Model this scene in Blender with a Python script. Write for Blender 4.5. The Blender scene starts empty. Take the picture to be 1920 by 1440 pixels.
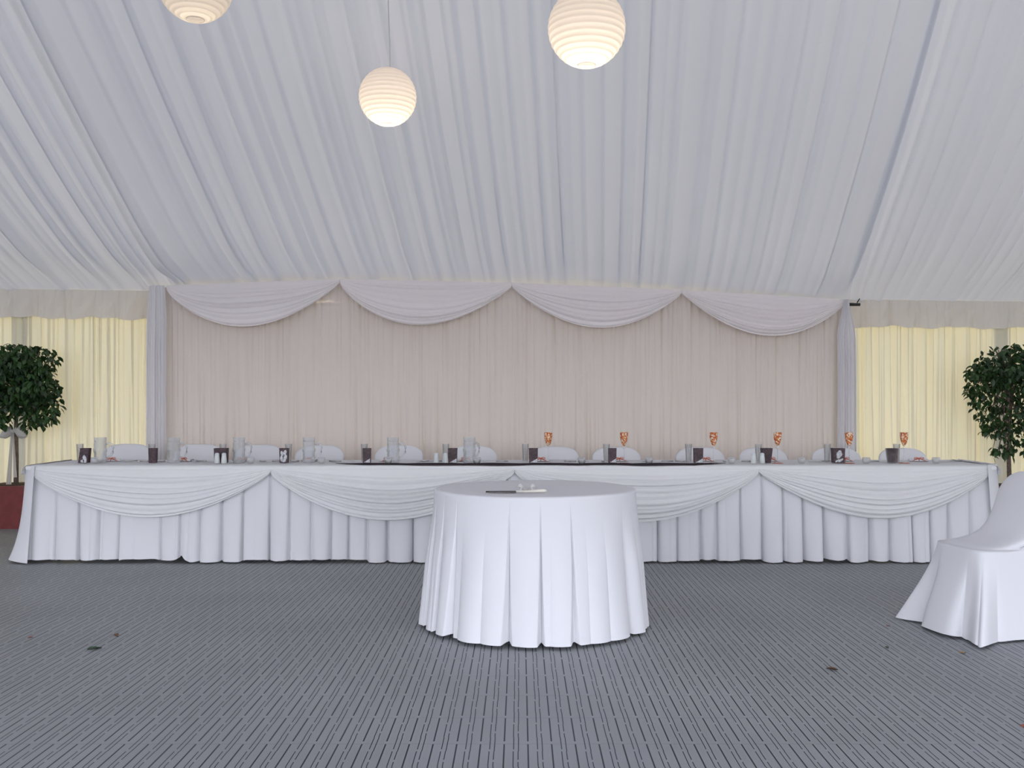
import bpy, math, random
import numpy as np
from mathutils import Vector, Matrix
PI = math.pi
scene = bpy.context.scene
COL = scene.collection

# ------------------------------------------------------------------ camera
F = 1870.0            # focal length in pixels of a 1920 px wide frame
CX, CY, H = 975.0, 750.0, 1.263
cam = bpy.data.cameras.new('camera'); camo = bpy.data.objects.new('camera', cam); COL.objects.link(camo)
camo.location = (0, 0, H); camo.rotation_euler = (PI/2, 0, 0)
cam.sensor_width = 36; cam.lens = F/1920*36
cam.shift_x = -15/1920; cam.shift_y = 30/1920
cam.clip_start = 0.05; cam.clip_end = 200
scene.camera = camo

# ------------------------------------------------------------------ world, sun, exposure
w = bpy.data.worlds.new('world'); scene.world = w; w.use_nodes = True
nt = w.node_tree; nt.nodes.clear()
bg = nt.nodes.new('ShaderNodeBackground'); ow = nt.nodes.new('ShaderNodeOutputWorld')
tc = nt.nodes.new('ShaderNodeTexCoord'); sp = nt.nodes.new('ShaderNodeSeparateXYZ'); cr = nt.nodes.new('ShaderNodeValToRGB')
mr = nt.nodes.new('ShaderNodeMapRange'); mr.inputs['From Min'].default_value = -0.3; mr.inputs['From Max'].default_value = 0.7
nt.links.new(tc.outputs['Generated'], sp.inputs[0]); nt.links.new(sp.outputs['Z'], mr.inputs['Value'])
nt.links.new(mr.outputs[0], cr.inputs[0]); nt.links.new(cr.outputs[0], bg.inputs[0]); nt.links.new(bg.outputs[0], ow.inputs[0])
cr.color_ramp.elements[0].color = (0.50, 0.50, 0.50, 1); cr.color_ramp.elements[0].position = 0.27
cr.color_ramp.elements[1].color = (0.15, 0.20, 0.36, 1); cr.color_ramp.elements[1].position = 1.0
e = cr.color_ramp.elements.new(0.62); e.color = (0.78, 0.83, 1.0, 1)
e = cr.color_ramp.elements.new(0.33); e.color = (0.94, 0.96, 1.0, 1)
bg.inputs[1].default_value = 3.7
sun = bpy.data.lights.new('sun', 'SUN'); suno = bpy.data.objects.new('sun', sun); COL.objects.link(suno)
sun.energy = 7.0; sun.angle = math.radians(3); sun.color = (1.0, 0.93, 0.80)
suno.location = (2, 30, 25)
suno.rotation_euler = Vector((-0.44, -0.87, -0.23)).to_track_quat('-Z', 'Y').to_euler()
scene.view_settings.view_transform = 'Standard'; scene.view_settings.look = 'None'
scene.view_settings.gamma = 1; scene.view_settings.use_curve_mapping = False
scene.view_settings.exposure = 0.64

# ------------------------------------------------------------------ helpers
def P(px, py, d):
    return Vector(((px-CX)*d/F, d, H-(py-CY)*d/F))
def X(px, d): return (px-CX)*d/F
def tag(o, label=None, cat=None, group=None, kind=None):
    if label: o['label'] = label
    if cat: o['category'] = cat
    if group: o['group'] = group
    if kind: o['kind'] = kind
    return o
def empty(name, loc=(0,0,0), rz=0):
    o = bpy.data.objects.new(name, None); COL.objects.link(o)
    o.location = loc; o.rotation_euler = (0,0,rz); o.empty_display_size = .1
    return o
def obj(name, verts, faces, mat, parent=None, smooth=True, loc=None):
    me = bpy.data.meshes.new(name)
    me.from_pydata([tuple(map(float, v)) for v in verts], [], [tuple(int(i) for i in f) for f in faces])
    if smooth: me.polygons.foreach_set('use_smooth', [True]*len(me.polygons))
    me.update(); me.materials.append(mat)
    o = bpy.data.objects.new(name, me); COL.objects.link(o)
    if parent: o.parent = parent
    if loc is not None: o.location = loc
    return o
def grid(name, Pt, mat, parent=None, closed_u=False, smooth=True, flip=False):
    """Pt: array (nv, nu, 3)"""
    nv, nu, _ = Pt.shape
    V = Pt.reshape(-1, 3)
    i = np.arange(nv-1)[:, None]; uu = nu if closed_u else nu-1
    j = np.arange(uu)[None, :]; j2 = (j+1) % nu
    a = i*nu+j; b = i*nu+j2; c = (i+1)*nu+j2; d = (i+1)*nu+j
    Fc = np.stack([a, b, c, d], -1).reshape(-1, 4)
    if flip: Fc = Fc[:, ::-1]
    me = bpy.data.meshes.new(name)
    me.vertices.add(len(V)); me.vertices.foreach_set('co', V.astype(np.float32).ravel())
    me.loops.add(Fc.size); me.loops.foreach_set('vertex_index', Fc.astype(np.int32).ravel())
    me.polygons.add(len(Fc)); me.polygons.foreach_set('loop_start', np.arange(0, Fc.size, 4, dtype=np.int32))
    me.update(calc_edges=True)
    if smooth: me.polygons.foreach_set('use_smooth', [True]*len(me.polygons))
    me.materials.append(mat)
    o = bpy.data.objects.new(name, me); COL.objects.link(o)
    if parent: o.parent = parent
    return o
class MB:
    def __init__(s): s.v = []; s.f = []
    def add(s, v, f):
        n = len(s.v); s.v += [tuple(p) for p in v]; s.f += [tuple(i+n for i in q) for q in f]; return s
    def box(s, c, d, rz=0, taper=1.0):
        x, y, z = d[0]/2, d[1]/2, d[2]/2; R = Matrix.Rotation(rz, 3, 'Z')
        v = []
        for k in (-1, 1):
            t = taper if k < 0 else 1
            for (a, b) in ((-1,-1),(1,-1),(1,1),(-1,1)):
                v.append(Vector(c)+R @ Vector((a*x*t, b*y*t, k*z)))
        return s.add(v, [(3,2,1,0),(4,5,6,7),(0,1,5,4),(1,2,6,5),(2,3,7,6),(3,0,4,7)])
    def lathe(s, prof, n=24, c=(0,0,0), close=False):
        v = [(c[0]+r*math.cos(2*PI*k/n), c[1]+r*math.sin(2*PI*k/n), c[2]+z) for r, z in prof for k in range(n)]
        f = [(i*n+k, i*n+(k+1)%n, (i+1)*n+(k+1)%n, (i+1)*n+k) for i in range(len(prof)-1) for k in range(n)]
        if close:
            f.append(tuple(range(n-1, -1, -1))); f.append(tuple((len(prof)-1)*n+k for k in range(n)))
        return s.add(v, f)
    def tube(s, pts, r, n=8):
        pts = [Vector(p) for p in pts]; rs = r if isinstance(r, (list, tuple)) else [r]*len(pts)
        v = []; up = Vector((0,0,1))
        for i, p in enumerate(pts):
            t = (pts[min(i+1, len(pts)-1)]-pts[max(i-1, 0)]).normalized()
            a = t.cross(up)
            if a.length < .05: a = t.cross(Vector((0,1,0)))
            a.normalize(); b = a.cross(t)
            v += [p+(a*math.cos(2*PI*k/n)+b*math.sin(2*PI*k/n))*rs[i] for k in range(n)]
        f = [(i*n+k, i*n+(k+1)%n, (i+1)*n+(k+1)%n, (i+1)*n+k) for i in range(len(pts)-1) for k in range(n)]
        f += [tuple(range(n-1, -1, -1)), tuple((len(pts)-1)*n+k for k in range(n))]
        return s.add(v, f)
    def obj(s, name, mat, parent=None, smooth=True): return obj(name, s.v, s.f, mat, parent, smooth)
def copy_tree(o, parent=None):
    c = o.copy(); COL.objects.link(c)
    if parent: c.parent = parent
    for ch in [q for q in kids.get(o.name, [])]: copy_tree(ch, c)
    return c
kids = {}
def register(root):
    kids[root.name] = [o for o in COL.objects if o.parent == root]
    for o in kids[root.name]: register(o)

# ------------------------------------------------------------------ materials
def mat(name): 
    m = bpy.data.materials.new(name); m.use_nodes = True; m.node_tree.nodes.clear(); return m
def nd(m, t, **k):
    n = m.node_tree.nodes.new('ShaderNode'+t)
    for a, b in k.items():
        if a in n.inputs: n.inputs[a].default_value = b
        else: setattr(n, a, b)
    return n
def cloth(name, col, trans=0.0, tcol=None, bump=0.15, scale=260, var=0.03):
    m = mat(name); L = m.node_tree.links
    out = nd(m, 'OutputMaterial'); tcn = nd(m, 'TexCoord')
    noise = nd(m, 'TexNoise'); noise.inputs['Scale'].default_value = scale
    L.new(tcn.outputs['Object'], noise.inputs['Vector'])
    n2 = nd(m, 'TexNoise'); n2.inputs['Scale'].default_value = 2.2; L.new(tcn.outputs['Object'], n2.inputs['Vector'])
    mixc = nd(m, 'MixRGB'); mixc.inputs[1].default_value = (*[c*(1-var) for c in col], 1); mixc.inputs[2].default_value = (*[min(1, c*(1+var)) for c in col], 1)
    L.new(n2.outputs[0], mixc.inputs[0])
    bmp = nd(m, 'Bump'); bmp.inputs['Strength'].default_value = bump; bmp.inputs['Distance'].default_value = .001
    L.new(noise.outputs[0], bmp.inputs['Height'])
    d = nd(m, 'BsdfDiffuse'); L.new(mixc.outputs[0], d.inputs['Color']); L.new(bmp.outputs[0], d.inputs['Normal'])
    if trans > 0:
        t = nd(m, 'BsdfTranslucent'); t.inputs['Color'].default_value = (*(tcol or col), 1)
        mx = nd(m, 'MixShader'); mx.inputs[0].default_value = trans
        L.new(d.outputs[0], mx.inputs[1]); L.new(t.outputs[0], mx.inputs[2]); L.new(mx.outputs[0], out.inputs[0])
    else: L.new(d.outputs[0], out.inputs[0])
    return m
def plain(name, col, rough=.6, metal=0.0, noise_scale=None, col2=None, trans=0.0, ior=1.45, emis=None, estr=0, spec=.5):
    m = mat(name); L = m.node_tree.links
    out = nd(m, 'OutputMaterial'); b = nd(m, 'BsdfPrincipled'); L.new(b.outputs[0], out.inputs[0])
    b.inputs['Base Color'].default_value = (*col, 1); b.inputs['Roughness'].default_value = rough; b.inputs['Metallic'].default_value = metal
    b.inputs['Transmission Weight'].default_value = trans; b.inputs['IOR'].default_value = ior
    b.inputs['Specular IOR Level'].default_value = spec
    tcn = nd(m, 'TexCoord'); n = nd(m, 'TexNoise'); n.inputs['Scale'].default_value = noise_scale or 30
    L.new(tcn.outputs['Object'], n.inputs['Vector'])
    if col2:
        r = nd(m, 'ValToRGB'); L.new(n.outputs[0], r.inputs[0]); L.new(r.outputs[0], b.inputs['Base Color'])
        r.color_ramp.elements[0].color = (*col, 1); r.color_ramp.elements[0].position = .42
        r.color_ramp.elements[1].color = (*col2, 1); r.color_ramp.elements[1].position = .58
    if emis:
        b.inputs['Emission Color'].default_value = (*emis, 1); b.inputs['Emission Strength'].default_value = estr
    return m
M = {}
M['lining']  = cloth('ceiling_lining', (.74,.74,.74), .072, (.78,.75,.715), scale=120, var=.01)
M['walllin'] = cloth('wall_lining', (.70,.68,.60), .075, (.88,.77,.42), scale=120, var=.03)
M['sidelin'] = cloth('side_lining', (.72,.71,.68), .15, scale=120)
M['valance'] = cloth('valance_cloth', (.83,.80,.76), .16, (.92,.80,.58), scale=150)
M['sheer']   = cloth('backdrop_cloth', (.82,.755,.72), .12, (.90,.76,.60), scale=200, var=.02)
M['swag']    = cloth('swag_cloth', (.93,.87,.86), .05, (.85,.76,.70), scale=200, var=.01)
M['tail']    = cloth('tail_cloth', (.82,.80,.82), .15, scale=200, var=.01)
M['linen']   = cloth('white_linen', (.755,.75,.77), .05, bump=.25, scale=320, var=.01)
M['linen2']  = cloth('white_table_swag', (.78,.775,.775), .08, scale=320, var=.01)
M['cover']   = cloth('chair_cover_cloth', (.755,.75,.77), .05, scale=320, var=.01)
M['runner']  = cloth('runner_cloth', (.055,.045,.050), bump=.5, scale=300, var=.2)
M['post']    = plain('aluminium', (.6,.6,.62), .35, .8)
M['dark']    = plain('dark_metal', (.05,.05,.05), .4, .5)
M['wood']    = plain('table_wood', (.35,.25,.16), .6, noise_scale=8, col2=(.28,.19,.12))
M['pot']     = plain('red_plastic', (.20,.035,.035), .5, noise_scale=14, col2=(.17,.03,.03))
M['soil']    = plain('soil', (.05,.035,.025), .95, noise_scale=40, col2=(.09,.06,.04))
M['bark']    = plain('bark', (.20,.15,.12), .9, noise_scale=35, col2=(.13,.10,.08))
M['leaf']    = plain('leaf', (.016,.042,.014), .38, noise_scale=9, col2=(.035,.085,.022))
M['tulle']   = cloth('tulle', (.72,.70,.68), .35, scale=400)
M['steel']   = plain('steel', (.45,.45,.46), .25, 1.0)
M['ribbon']  = plain('orange_satin', (.62,.13,.045), .45, noise_scale=20, col2=(.52,.10,.035))
M['ceramic'] = plain('frosted_white', (.72,.75,.74), .4, trans=.25, noise_scale=20)
M['wax']     = plain('cream_wax', (.78,.74,.66), .5)
M['white']   = plain('holder_and_highlight_white', (.85,.85,.84), .5)
M['brownleaf'] = plain('brown_leaf', (.20,.10,.05), .7, noise_scale=60, col2=(.13,.07,.04))
M['greenleaf'] = plain('green_leaf', (.03,.07,.04), .6, noise_scale=60, col2=(.05,.09,.05))
M['yellowleaf']= plain('ochre_leaf', (.42,.27,.06), .7, noise_scale=60, col2=(.3,.18,.05))
M['redleaf'] = plain('red_leaf', (.40,.12,.07), .7, noise_scale=60, col2=(.3,.09,.05))
M['cord']    = plain('white_cord', (.8,.77,.7), .5)
M['wire']    = plain('wire', (.62,.58,.52), .4, .3)

def glass(name, col=(1,1,1), rough=.02):
    m = mat(name); L = m.node_tree.links; out = nd(m, 'OutputMaterial')
    tr = nd(m, 'BsdfTransparent'); lw2 = nd(m, 'LayerWeight'); lw2.inputs['Blend'].default_value = .5; rp = nd(m, 'ValToRGB')
    L.new(lw2.outputs['Facing'], rp.inputs[0]); L.new(rp.outputs[0], tr.inputs[0])
    rp.color_ramp.elements[0].color = (*[.95*c for c in col], 1); rp.color_ramp.elements[0].position = .45
    rp.color_ramp.elements[1].color = (.30, .30, .29, 1); rp.color_ramp.elements[1].position = .95
    gl = nd(m, 'BsdfGlossy'); gl.inputs['Roughness'].default_value = rough; gl.inputs[0].default_value = (1,1,1,1)
    fr = nd(m, 'LayerWeight'); fr.inputs['Blend'].default_value = .22
    df = nd(m, 'BsdfDiffuse'); df.inputs[0].default_value = (.82,.83,.84,1)
    mx = nd(m, 'MixShader'); L.new(fr.outputs['Facing'], mx.inputs[0]); L.new(tr.outputs[0], mx.inputs[1]); L.new(gl.outputs[0], mx.inputs[2])
    m2 = nd(m, 'MixShader'); m2.inputs[0].default_value = .03; L.new(mx.outputs[0], m2.inputs[1]); L.new(df.outputs[0], m2.inputs[2])
    L.new(m2.outputs[0], out.inputs[0]); fr.name = 'facing'; return m
M['glass'] = glass('clear_glass')
M['glass2'] = glass('cut_glass', (.96,.97,.98), .08); M['glass2'].node_tree.nodes['facing'].inputs['Blend'].default_value = .40
M['glass2'].node_tree.nodes['Mix Shader.001'].inputs[0].default_value = .22

# lantern paper
def paper():
    m = mat('lantern_paper'); L = m.node_tree.links; out = nd(m, 'OutputMaterial')
    d = nd(m, 'BsdfDiffuse'); d.inputs[0].default_value = (.86,.81,.79,1)
    t = nd(m, 'BsdfTranslucent'); t.inputs[0].default_value = (.93,.89,.84,1)
    mx = nd(m, 'MixShader'); mx.inputs[0].default_value = .5
    L.new(d.outputs[0], mx.inputs[1]); L.new(t.outputs[0], mx.inputs[2]); L.new(mx.outputs[0], out.inputs[0]); return m
M['paper'] = paper()
M['bulb'] = plain('bulb', (1,.9,.7), .3, emis=(1,.80,.50), estr=6)

# floor: interlocking plastic tiles with slots running away from the camera
def floor_mat():
    m = mat('slotted_floor'); L = m.node_tree.links; out = nd(m, 'OutputMaterial'); b = nd(m, 'BsdfPrincipled'); L.new(b.outputs[0], out.inputs[0])
    tcn = nd(m, 'TexCoord'); s = nd(m, 'SeparateXYZ'); L.new(tcn.outputs['Object'], s.inputs[0])
    def ma(op, a, c=None, c2=None):
        n = nd(m, 'Math', operation=op)
        for i, v in enumerate((a, c, c2)):
            if v is None: continue
            if isinstance(v, (int, float)): n.inputs[i].default_value = v
            else: L.new(v, n.inputs[i])
        return n.outputs[0]
    PX, PY = .087, .30
    fx = ma('FRACT', ma('DIVIDE', ma('ADD', s.outputs[0], 20.0), PX))      # 0..1 across a period
    ypos = ma('DIVIDE', ma('ADD', s.outputs[1], 20.0+.04), PY)
    fy = ma('FRACT', ypos); fy2 = ma('FRACT', ma('ADD', ypos, .25)); 
    def line(c, hw, src=fx): return ma('LESS_THAN', ma('ABSOLUTE', ma('SUBTRACT', src, c)), hw)
    single = ma('MULTIPLY', line(.22, .032), ma('GREATER_THAN', fy, .10))
    jag = ma('MULTIPLY', ma('GREATER_THAN', fy2, .5), .014)
    fxj = ma('ADD', fx, jag)
    p1 = ma('MULTIPLY', line(.62, .020, fxj), ma('GREATER_THAN', fy2, .07))
    p2 = ma('MULTIPLY', line(.82, .020, fxj), ma('GREATER_THAN', ma('FRACT', ma('ADD', ypos, .6)), .07))
    slot = ma('MINIMUM', ma('ADD', ma('ADD', single, p1), p2), 1.0)
    seam = ma('MULTIPLY', ma('LESS_THAN', fy, .012), .25)
    n = nd(m, 'TexNoise'); n.inputs['Scale'].default_value = 1.3; n.inputs['Detail'].default_value = 4; L.new(tcn.outputs['Object'], n.inputs['Vector'])
    r = nd(m, 'ValToRGB'); L.new(n.outputs[0], r.inputs[0])
    r.color_ramp.elements[0].color = (.255,.265,.27,1); r.color_ramp.elements[0].position = .3
    r.color_ramp.elements[1].color = (.30,.31,.318,1); r.color_ramp.elements[1].position = .7
    mx = nd(m, 'MixRGB'); L.new(ma('MAXIMUM', slot, seam), mx.inputs[0]); L.new(r.outputs[0], mx.inputs[1]); mx.inputs[2].default_value = (.010,.012,.02,1)
    L.new(mx.outputs[0], b.inputs['Base Color']); b.inputs['Roughness'].default_value = .55
    bp = nd(m, 'Bump'); bp.inputs['Strength'].default_value = .6; bp.inputs['Distance'].default_value = .003
    L.new(ma('SUBTRACT', 1.0, slot), bp.inputs['Height']); L.new(bp.outputs[0], b.inputs['Normal'])
    return m
M['floor'] = floor_mat()

# ------------------------------------------------------------------ fold profiles
def folds(x, lo, hi, seed, kind='round', soft=1.0):
    """height 0..1 along x, built from random intervals with creases"""
    rnd = random.Random(seed); x = np.asarray(x, float)
    edges = [x.min()-hi]; 
    while edges[-1] < x.max()+hi: edges.append(edges[-1]+rnd.uniform(lo, hi))
    edges = np.array(edges); amp = np.array([rnd.uniform(.35, 1) for _ in edges]); sk = np.array([rnd.uniform(.25, .75) for _ in edges])
    i = np.clip(np.searchsorted(edges, x, side='right')-1, 0, len(edges)-2)
    t = (x-edges[i])/(edges[i+1]-edges[i]); a = amp[i]; k = sk[i]
    if kind == 'round': return a*np.sin(PI*t)**(.6*soft)
    if kind == 'skew':
        tt = np.where(t < k, t/k*.5, .5+(t-k)/(1-k)*.5); return a*np.sin(PI*tt)**(.7*soft)
    if kind == 'saw': return a*np.where(t < .88, (t/.88)**1.3, 1-((t-.88)/.12)**.8)
def smooth(t): t = np.clip(t, 0, 1); return t*t*(3-2*t)

# ------------------------------------------------------------------ the tent
def smooth(t): t = np.clip(t, 0, 1); return t*t*(3-2*t)
def wallY(x): return 10.70+.0546*np.asarray(x, float)
def eaveZ(x):
    x = np.asarray(x, float); return 2.325-.0067*x
def ceilZ(x, u):
    tz = topZ(x)+.065-.3*.42-.0445*.42**2-eaveZ(x)-.02
    b = tz*smooth((3.62-np.abs(x+.10))/.25)
    u2 = np.minimum(u, 6.0); z = eaveZ(x)+.02+b+.3*u2+.0445*u2**2
    return z
def backY(x): return wallY(x)-.42
KN = [(290,538),(318,537),(640,525),(960,532),(1275,545),(1580,563),(1597,566)]
def atY(px):   # depth on the backdrop plane for an image column
    d = 10.3
    for _ in range(6): d = float(backY((px-CX)/F*d))
    return d
KP = [P(px, py, atY(px)) for px, py in KN]
kx = np.array([p.x for p in KP]); kz = np.array([p.z for p in KP])
def topZ(x): return np.interp(x, kx, kz)
XE = 8.2
# floor
fl = obj('floor', [(-XE-.3,-1.6,0),(XE+.3,-1.6,0),(XE+.3,11.6,0),(-XE-.3,11.6,0),(-XE-.3,-1.6,-.08),(XE+.3,-1.6,-.08),(XE+.3,11.6,-.08),(-XE-.3,11.6,-.08)],
   [(0,1,2,3),(7,6,5,4),(0,4,5,1),(1,5,6,2),(2,6,7,3),(3,7,4,0)], M['floor'], smooth=False); tag(fl, kind='structure')
gd = obj('ground', [(-60,-60,-.1),(60,-60,-.1),(60,60,-.1),(-60,60,-.1)], [(0,1,2,3)], plain('paving', (.24,.23,.20), .9, noise_scale=3, col2=(.30,.29,.26)), smooth=False); tag(gd, kind='structure')
# ceiling lining, near side of the ridge and far side
def ceiling():
    xs = np.linspace(-XE, XE, 1300)
    us = np.concatenate([np.linspace(0, 1.6, 40), np.linspace(1.7, 6, 50)])
    xx, uu = np.meshgrid(xs, us)
    f1 = folds(xs, .13, .27, 3, 'saw'); f2 = folds(xs, .09, .18, 8, 'skew'); f3 = folds(xs, .30, .75, 21, 'saw')
    g = np.exp(-us/1.3)[:, None]
    amp = f1[None]*(.052+.018*g)+f2[None]*(.012+.045*g)+f3[None]*.055
    # gathered bays and the overlapping edges over the rafters
    seamx = 3.46
    ax = np.abs(xs)
    side = smooth((seamx+.03-ax)/.05)
    lip = side*.20*np.exp(-np.clip(seamx-ax, 0, 9)/.40)
    lipu = smooth((us-.15)/1.0)[:, None]
    wob = .5+.5*smooth((us-.3)/1.5)[:, None]
    amp = amp*(.30+.70*smooth((us-.2)/1.0))[:, None]
    z = ceilZ(xx, uu)-amp-lip[None]*lipu*wob
    dv = np.exp(-((ax-seamx-.10)/.10)**2)*.05
    z += dv[None]*lipu
    skew = np.clip(-.065-.02*xs, -.14, .02)
    X2 = xx+skew[None]*uu+0.0
    pinch = -np.sign(xs)*np.exp(-((ax-seamx)/.35)**2)*(-.12)
    X2 += pinch[None]*np.exp(-us/.5)[:, None]
    z += .012*np.sin(uu*2.1+xx*1.3)
    Y = wallY(xx)-uu
    o = grid('ceiling', np.stack([X2, Y, z], -1), M['lining']); tag(o, kind='structure')
    # the slope on the other side of the ridge
    xs = np.linspace(-XE-1.3, XE+.6, 500); t = np.linspace(0, 1, 20); xx, tt = np.meshgrid(xs, t)
    z0 = ceilZ(xs, 6.0); 
    Y0 = wallY(xs)-6.0; Y1 = -1.4
    z = z0[None]*(1-tt)+2.9*tt-.10*np.sin(PI*tt)*1.5-folds(xs, .15, .4, 5, 'saw')[None]*.04
    o = grid('ceiling', np.stack([xx, Y0[None]*(1-tt)+Y1*tt, z], -1), M['lining']); tag(o, kind='structure')
ceiling()
# back wall curtain lining
def backwall():
    xs = np.linspace(-XE, XE, 3000); zs = np.linspace(0, 1, 12)
    xx, tt = np.meshgrid(xs, zs)
    f = folds(xs, .035, .10, 11, 'saw')*.040+folds(xs, .10, .26, 12, 'skew')*.07
    f2 = folds(xs, .04, .12, 11, 'saw')*.04+folds(xs, .10, .30, 15, 'skew')*.09
    k = smooth(tt)
    y = wallY(xx)-(f[None]*k+f2[None]*(1-k))
    z = tt*(eaveZ(xx)+.03)
    o = grid('wall_back', np.stack([xx, y, z], -1), M['walllin']); tag(o, kind='structure')
backwall()
def sidewall(name, x0, ya, yb):
    ys = np.linspace(ya, yb, 500); ts = np.linspace(0, 1, 6); yy, tt = np.meshgrid(ys, ts)
    s = -1 if x0 > 0 else 1
    f = folds(ys, .10, .25, 31, 'round')*.06
    top = np.where(ys > 4.7, ceilZ(x0, np.clip(wallY(x0)-ys, 0, 6.0)), 2.9+(ys+1.4)/6.1*2.4)+.05
    skw = float(np.clip(-.065-.02*x0, -.14, .02))
    xo = x0+skw*np.clip(wallY(x0)-ys, 0, 6)
    o = grid(name, np.stack([xo[None]+s*f[None]*np.ones_like(tt), yy, tt*top[None]], -1), M['sidelin']); tag(o, kind='structure')
sidewall('wall_left', -XE+.02, -1.4, float(wallY(-XE)))
sidewall('wall_right', XE-.02, -1.4, float(wallY(XE)))
# legs of the marquee frame outside the lining
for i, px in enumerate((56, 1884)):
    x = X(px, float(wallY((px-CX)/F*10.7))); y = float(wallY(x))
    p = MB().box((x, y+.075, 1.15), (.10, .10, 2.3)).obj('trim_%d' % (i+1), M['post'], smooth=False); tag(p, kind='structure')

# valance: gathered strip under the eave
def valance(name, xa, xb, label, seed):
    xs = np.linspace(xa, xb, 700); ts = np.linspace(0, 1, 14); xx, tt = np.meshgrid(xs, ts)
    f = folds(xs, .05, .13, seed, 'skew')*.022; f2 = folds(xs, .16, .4, seed+1, 'round')*.03
    y = wallY(xx)-.135-(f[None]*(1.3-.7*tt)+f2[None]*(.5+1.6*tt))+.012*np.sin(xx*31+tt*7)*np.sin(tt*PI)
    drop = .288+.010*np.sin(xs*9)+.006*np.sin(xs*23)+f2*.35
    z = eaveZ(xx)+.045-tt*drop[None]
    c = Vector((0,0,0))
    o = grid(name, np.stack([xx, y, z], -1), M['valance']); tag(o, label, 'valance', 'gathered valances under the eave'); return o
valance('valance', -XE+.15, -3.66, 'gathered white valance hanging under the eave left of the swagged backdrop', 41)
valance('valance', 3.50, XE-.15, 'gathered white valance hanging under the eave right of the swagged backdrop', 51)

# ------------------------------------------------------------------ backdrop
def curtain(name, xa, xb, m, off, seed, lo, hi, amp, zt=0.0, n=1800, spread=1.0, gather=1.0):
    xs = np.linspace(xa, xb, n); ts = np.linspace(0, 1, 16); xx, tt = np.meshgrid(xs, ts)   # t=0 top
    f = folds(xs, lo, hi, seed, 'skew')*amp*.45+folds(xs, lo*2.2, hi*2.6, seed+1, 'round')*amp*.7
    g = folds(xs, lo*1.2, hi*1.4, seed+2, 'skew')*amp*.5+folds(xs, lo*3, hi*3.4, seed+3, 'round')*amp*.9
    k = smooth(tt*1.3)
    y = backY(xx)+off-(f[None]*(1-k)+g[None]*k)
    zt_ = topZ(xx)-.012+zt
    z = zt_*(1-tt)+.01*tt
    xc = (xa+xb)/2
    X2 = xc+(xx-xc)*(gather+(spread-gather)*smooth(tt*2.2))
    return grid(name, np.stack([X2, y, z], -1), m)
bc = curtain('backdrop_curtain', kx[0]+.05, kx[-1]-.05, M['sheer'], 0, 61, .035, .10, .05)
tag(bc, 'wide blush white pleated backdrop curtain behind the long table', 'curtain')
# pole along the top and three stands
pr = empty('backdrop_stand', (0, float(backY(0)), 0)); pr_inv = Vector((0, -float(backY(0)), 0))
tag(pr, 'pipe frame carrying the backdrop curtain with a knob at its right end', 'stand')
mb = MB().tube([Vector((x, float(backY(x))+.015, float(topZ(x))-.02))+pr_inv for x in np.linspace(kx[0]+.02, kx[-1]+.03, 30)], .014); mb.obj('crossbar', M['post'], pr)
for x in (kx[1]+.02, kx[3], kx[5]):
    MB().tube([Vector((x, float(backY(x))+.06, z))+pr_inv for z in (0, 1.2, float(topZ(x))-.02)], .018).obj('pole', M['post'], pr)
    MB().box(Vector((x, float(backY(x))+.10, .006))+pr_inv, (.4, .22, .012)).obj('base_plate', M['post'], pr, False)
kb = MB()
xk, zk = kx[-1]+.02, KP[-1].z-.03
kb.tube([Vector((xk-.05, float(backY(xk))-.02, zk))+pr_inv, Vector((xk+.06, float(backY(xk))-.02, zk))+pr_inv], .016)
kb.tube([Vector((xk+.03, float(backY(xk))-.02, zk+.02))+pr_inv, Vector((xk+.05, float(backY(xk))-.04, zk+.06))+pr_inv], .006)
kb.obj('knob', M['dark'], pr)

def swag(name, A, B, drop, m, yfun, seed, out=.10, nf=9, ztop=None, n=260, nt_=200, sk=1.0, label=None, cat='swag', group=None):
    """catenary swag between knots A and B (x, z); y from yfun(x)"""
    rnd = random.Random(seed)
    s = np.linspace(0, 1, n); t = np.linspace(0, 1, nt_); ss, tt = np.meshgrid(s, t)
    sp_ = ss**sk
    shape = np.sin(PI*sp_)**.82
    # creases crowd towards the lower edge
    u = tt**.85*nf
    prog = nf*np.linspace(0, 1, nt_)**1.18     # creases crowd towards the lower edge
    f = folds(prog, .75, 1.7, seed, 'skew', 1.5)[:, None]
    fine = folds(prog, .22, .55, seed+7, 'round', 1.7)[:, None]
    fi = f+0*tt; fn = fine+0*tt
    # folds wander along the swag
    wig = .035*np.sin(ss*PI*2+seed)+.02*np.sin(ss*7+seed*2)
    top = (A[1]*(1-ss)+B[1]*ss) if ztop is None else ztop(A[0]*(1-ss)+B[0]*ss)
    tz = np.clip(tt+wig*np.sin(PI*tt), 0, 1)**.95
    z = top-drop*shape*tz-.035*tt*(1-shape)
    env = np.clip(np.sin(PI*ss), 0, 1)**.5
    x = A[0]*(1-ss)+B[0]*ss
    bulge = out*np.sin(PI*np.clip(tt*.62+.02, 0, 1))*env
    y = yfun(x)-.012-bulge-(fi*.026+fn*.0015)*(.06+.94*np.clip(np.sin(PI*ss), 0, 1)**.8)*np.clip(tt*5, 0, 1)
    o = grid(name, np.stack([x, y, z], -1), m)
    tag(o, label, cat, group); return o
where = ['leftmost of the four on', 'second from the left of the four on', 'third from the left of the four on', 'rightmost of the four on']
sw = [(1,2,.45,.92),(2,3,.455,.88),(3,4,.43,1.0),(4,5,.43,1.04)]
for q, (a, b, dr, sk) in enumerate(sw):
    swag('swag', (kx[a], kz[a]), (kx[b], kz[b]), dr, M['swag'], lambda x: backY(x)-.075, 70+q, .08, 10, ztop=topZ, sk=sk,
         label='blush white draped swag, '+where[q]+' the backdrop curtain', group='swags along the backdrop top')
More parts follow.
